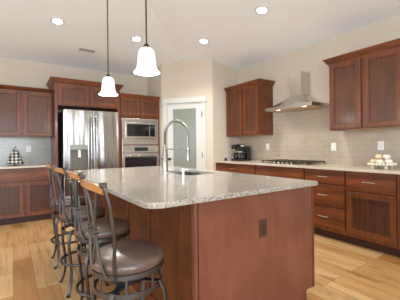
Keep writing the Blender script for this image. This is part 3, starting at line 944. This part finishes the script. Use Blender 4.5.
for i, (x, y, lb) in enumerate(((.915, 2.1, 'nearer and larger-looking of the two white bell pendant lamps over the island'),
                                (.92, 3.2, 'farther of the two white bell pendant lamps, in front of the refrigerator cabinet'))):
    p = make_pendant(zceil(x, y)) if i == 0 else copy_tree(p)
    p.location = (x, y, 0); tag(p, lb, 'lamp', 'pendant lamps over the island')
    d = bpy.data.lights.new('pendant_light', 'POINT'); d.energy = 9; d.color = (1, .96, .90); d.shadow_soft_size = .06
    o = bpy.data.objects.new('pendant_light', d); COL.objects.link(o); o.location = (0, 0, 1.76); o.parent = p


# ------------------------------------------------------------------ recessed lights and vent on the sloped ceiling
def ceil_normal(x, y):
    e = .01
    return Vector((-(zceil(x + e, y) - zceil(x - e, y)) / (2 * e), -(zceil(x, y + e) - zceil(x, y - e)) / (2 * e), 1)).normalized()


def make_can():
    r = empty('recessed_light', (0, 0, 0))
    mb = MB()
    prof = [(.062, -.004), (.066, -.010), (.085, -.008), (.09, -.001), (.062, -.001)]
    seg = 32; R = [[mb.bm.verts.new((a * math.cos(2 * PI * i / seg), a * math.sin(2 * PI * i / seg), z)) for i in range(seg)] for a, z in prof]
    for a in range(len(R)):
        for i in range(seg): mb.bm.faces.new((R[a][i], R[a][(i + 1) % seg], R[(a + 1) % len(R)][(i + 1) % seg], R[(a + 1) % len(R)][i]))
    mb.build('trim_ring', M_WHITE, r, 40)
    MB().cyl((0, 0, -.005), .0615, .004).build('lens', M_CANLT, r)
    return r


for i, (x, y, lb) in enumerate(((.555, 4.393, 'recessed ceiling light left of the pendant rods'), (1.742, 4.405, 'recessed ceiling light beside the nearer pendant shade'),
                                (2.693, 3.79, 'recessed ceiling light above the pantry door'), (2.719, 2.509, 'recessed ceiling light nearest the range wall, topmost in the picture'))):
    c_ = make_can() if i == 0 else copy_tree(c_)
    c_.location = (x, y, zceil(x, y)); c_.rotation_euler = Vector((0, 0, 1)).rotation_difference(ceil_normal(x, y)).to_euler()
    tag(c_, lb, 'ceiling light', 'recessed ceiling lights')
    d = bpy.data.lights.new('can_light', 'SPOT'); d.energy = 28; d.color = (1, .96, .90); d.spot_size = 2.3; d.spot_blend = .8; d.shadow_soft_size = .07
    o = bpy.data.objects.new('can_light', d); COL.objects.link(o); o.location = (0, 0, -.02); o.parent = c_
vx, vy = 1.10, 5.08
r = empty('ceiling_vent', (vx, vy, zceil(vx, vy)), 0, 'small rectangular air vent in the ceiling above the refrigerator', 'vent')
r.rotation_euler = Vector((0, 0, 1)).rotation_difference(ceil_normal(vx, vy)).to_euler()
mb = MB()
for b in ((-.135, .135, -.055, -.042), (-.135, .135, .042, .055), (-.135, -.122, -.042, .042), (.122, .135, -.042, .042)): mb.box(*b, -.01, -.001, .002)
mb.build('frame', M_WHITE, r)
for k in range(6): MB().box(-.122, .122, -.035 + k * .014 - .004, -.035 + k * .014 + .004, -.008, -.002, rot=Matrix.Rotation(.5, 4, 'X')).build('louvre', M_GREY, r)
MB().box(-.122, .122, -.042, .042, -.0015, -.0005).build('backing', M_RECESS, r)


# ------------------------------------------------------------------ outlets
def make_outlet(mp, ms):
    r = empty('wall_outlet', (0, 0, 0))
    MB().box(-.036, .036, -.006, 0, -.058, .058, .003).build('cover_plate', mp, r)
    for z in (-.02, .02):
        s = MB().box(-.016, .016, -.0085, -.006, z - .0145, z + .0145, .004).build('socket', mp, r)
        mb = MB(); mb.box(-.008, -.0055, -.0092, -.0084, z - .002, z + .008); mb.box(.0055, .008, -.0092, -.0084, z - .002, z + .008); mb.box(-.002, .002, -.0092, -.0084, z - .011, z - .007)
        mb.build('slot', ms, s)
    return r


o1 = make_outlet(M_WPLAST, M_SLOT)
for i, (x, y, z, rz, lb) in enumerate(((.247, YA - .008, 1.187, 0, 'white outlet on the far-wall tile right of the plaid tree'),
                                       (XB - .008, 3.504, 1.18, RZ, 'white outlet on the tile below the wall cabinet left of the hood'),
                                       (XB - .008, 2.238, 1.17, RZ, 'white outlet on the tile right of the cooktop'),
                                       (XB - .008, 1.61, 1.18, RZ, 'white outlet on the tile right behind the white pumpkins'))):
    o = o1 if i == 0 else copy_tree(o1)
    o.location = (x, y, z); o.rotation_euler = (0, 0, rz); tag(o, lb, 'outlet', 'white wall outlets')
o = make_outlet(M_BROWNPL, M_BROWNSL); o.location = (1.358, IY0 - .0005, .65)
tag(o, 'dark brown outlet on the end panel of the island', 'outlet')

# ------------------------------------------------------------------ plaid tree on the left worktop
r = empty('plaid_tree', (.045, 5.58, .914), 0, 'small black-and-white buffalo plaid Christmas tree on the left worktop', 'tabletop tree')
mb = MB()
for z0, z1, rb_, rt in ((.02, .12, .10, .055), (.09, .19, .078, .036), (.16, .265, .055, .008)):
    mb.lathe([(rb_ * .6, z0 + .006), (rb_, z0), (rb_ * .93, z0 + .022), ((rb_ + rt) / 2, (z0 + z1) / 2), (rt, z1)], (0, 0, 0), 28, rib=.05, ribs=9)
mb.build('foliage', M_PLAID, r, 50)
MB().cyl((0, 0, 0), .022, .03).build('trunk', M_TWIG, r, 40)
r.scale = (1.22, 1.22, 1.12)
mb = MB()
for k in range(46):
    a = random.uniform(0, 2 * PI); z = random.uniform(.02, .24); rr = .1 * (1 - (z - .02) / .27) + .002
    p = Vector((rr * math.cos(a), rr * math.sin(a), z)); q = p + Vector((math.cos(a) * .018, math.sin(a) * .018, random.uniform(-.006, .014)))
    mb.tube([p * .9, q], .0028, 5)
mb.tube([(0, 0, .25), (.004, 0, .292)], .004, 6)
mb.build('twig', M_TWIG, r)['kind'] = 'stuff'

# ------------------------------------------------------------------ tray of pumpkins on the right worktop
TX, TY = 3.60, 1.475
r = empty('beaded_tray', (TX, TY, .914), RZ, 'small footed tray with a cream bead rim on the right worktop', 'tray')
MB().lathe([(.02, .036), (.118, .036), (.126, .044), (.126, .051), (.118, .051), (.11, .0465), (.02, .0465)], (0, 0, 0), 32).build('plate', M_TRAYW, r, 40)
mb = MB()
for k in range(24): mb.ball((.135 * math.cos(2 * PI * k / 24), .135 * math.sin(2 * PI * k / 24), .05), .0165, 1, 10, 8)
mb.build('bead_rim', M_BEAD, r, 60)
for k in range(4):
    a = PI / 4 + k * PI / 2
    MB().lathe([(.012, 0), (.019, .01), (.014, .024), (.019, .0355)], (.10 * math.cos(a), .10 * math.sin(a), 0), 12).build('foot', M_BEAD, r, 50)


def make_pumpkin(m):
    r = empty('white_pumpkin', (0, 0, 0))
    b = MB(); seg, rn = 40, 14; R = []
    for j in range(rn + 1):
        ph = PI * j / rn; row = []
        for i in range(seg):
            a = 2 * PI * i / seg; rr = math.sin(ph) * (1 - .09 * abs(math.sin(4 * a)) ** .5 * 0 - .07 * (math.cos(8 * a) * .5 + .5))
            z = .8 * math.cos(ph) - (.16 * math.exp(-(math.sin(ph) / .3) ** 2) * (1 if math.cos(ph) > 0 else -1))
            row.append(b.bm.verts.new((rr * .034, rr * .034, 0)) if False else b.bm.verts.new((rr * math.cos(a) * .041, rr * math.sin(a) * .041, z * .041 + .031)))
        R.append(row)
    for A, B in zip(R, R[1:]):
        for i in range(seg): b.bm.faces.new((A[i], A[(i + 1) % seg], B[(i + 1) % seg], B[i]))
    bmesh.ops.remove_doubles(b.bm, verts=b.bm.verts, dist=1e-5)
    b.build('rind', m, r, 60)
    MB().tube([(0, 0, .051), (.001, 0, .062), (.005, 0, .07)], .005, 7).build('stem', M_STEM, r, 50)
    return r


pw = make_pumpkin(M_PUMPW); pt = None
PK = [(.0, -.055, .047, 'w', 'white mini pumpkin at the front middle of the beaded tray'),
      (-.078, -.02, .047, 'g', 'tan mini pumpkin at the left of the beaded tray'),
      (.078, -.012, .047, 'w', 'white mini pumpkin at the right of the beaded tray'),
      (-.045, .062, .047, 'w', 'white mini pumpkin behind the tan one on the beaded tray'),
      (.042, .064, .047, 'w', 'white mini pumpkin at the back right of the beaded tray'),
      (-.036, .004, .105, 'g', 'tan mini pumpkin resting on top, left, of the pumpkin pile'),
      (.046, .008, .105, 'w', 'white mini pumpkin resting on top, right, of the pumpkin pile')]
for i, (lx, ly, z, kd, lb) in enumerate(PK):
    if kd == 'w':
        o = pw if i == 0 else copy_tree(pw)
    else:
        o = pt if pt is None else copy_tree(pt)
        if o is None: o = pt = make_pumpkin(M_PUMPG)
        o.name = 'tan_pumpkin'
    o.location = (TX + ly, TY - lx, .914 + z)
    o.rotation_euler = (random.uniform(-.12, .12), random.uniform(-.12, .12), random.uniform(0, 3))
    tag(o, lb, 'pumpkin', 'mini pumpkins on the tray')

# ------------------------------------------------------------------ coffee makers in the pantry corner (front faces local -y)
def coffee_maker(lb, x, y, hgt, w_, dome):
    r = empty('coffee_maker', (x, y, .914), RZ, lb, 'coffee maker', 'coffee makers in the corner')
    h2 = w_ / 2
    MB().box(-h2, h2, -.13, .12, 0, .035, .008).build('base', M_BLACK, r)
    MB().box(-h2, h2, .03, .12, .035, hgt - .09, .008).build('column', M_BLKGL, r)
    MB().box(-h2, h2, -.12, .12, hgt - .09, hgt, .014).build('head', M_BLACK, r)
    MB().box(-h2 - .002, h2 + .002, -.123, -.09, hgt - .115, hgt - .088, .004).build('band', M_CHROME, r)
    c = MB().lathe([(.03, .036), (.058, .042), (.064, .08), (.058, .125), (.04, .145), (.042, .155)], (0, -.045, 0), 28).build('carafe', M_BLKGL, r, 40)
    MB().tube([(0, -.085, .145), (0, -.128, .14), (0, -.135, .10), (0, -.105, .065)], .008, 8).build('carafe_handle', M_CHROME, c, 40)
    if dome: MB().lathe([(.055, hgt), (.054, hgt + .012), (.045, hgt + .03), (.025, hgt + .043), (.008, hgt + .047)], (0, -.02, 0), 28).build('lid', M_CHROME, r, 40)
    else: MB().box(-.045, .045, -.09, .06, hgt, hgt + .014, .005).build('lid', M_GREY, r)


coffee_maker('black coffee maker with a flat grey lid, closer to the pantry wall', 3.70, 4.085, .315, .128, False)
coffee_maker('black coffee maker with a silver domed lid, farther from the pantry wall', 3.70, 3.925, .275, .128, True)
r = empty('small_black_jar', (3.50, 4.225, .914), 0, 'tiny black jar by the pantry wall in front of the coffee makers', 'jar')
MB().lathe([(.02, 0), (.026, .006), (.026, .045), (.02, .052)], (0, 0, 0), 20).build('body', M_BLACK, r, 40)
MB().lathe([(.021, .0522), (.021, .066), (.008, .07)], (0, 0, 0), 20).build('lid', M_CHROME, r, 40)
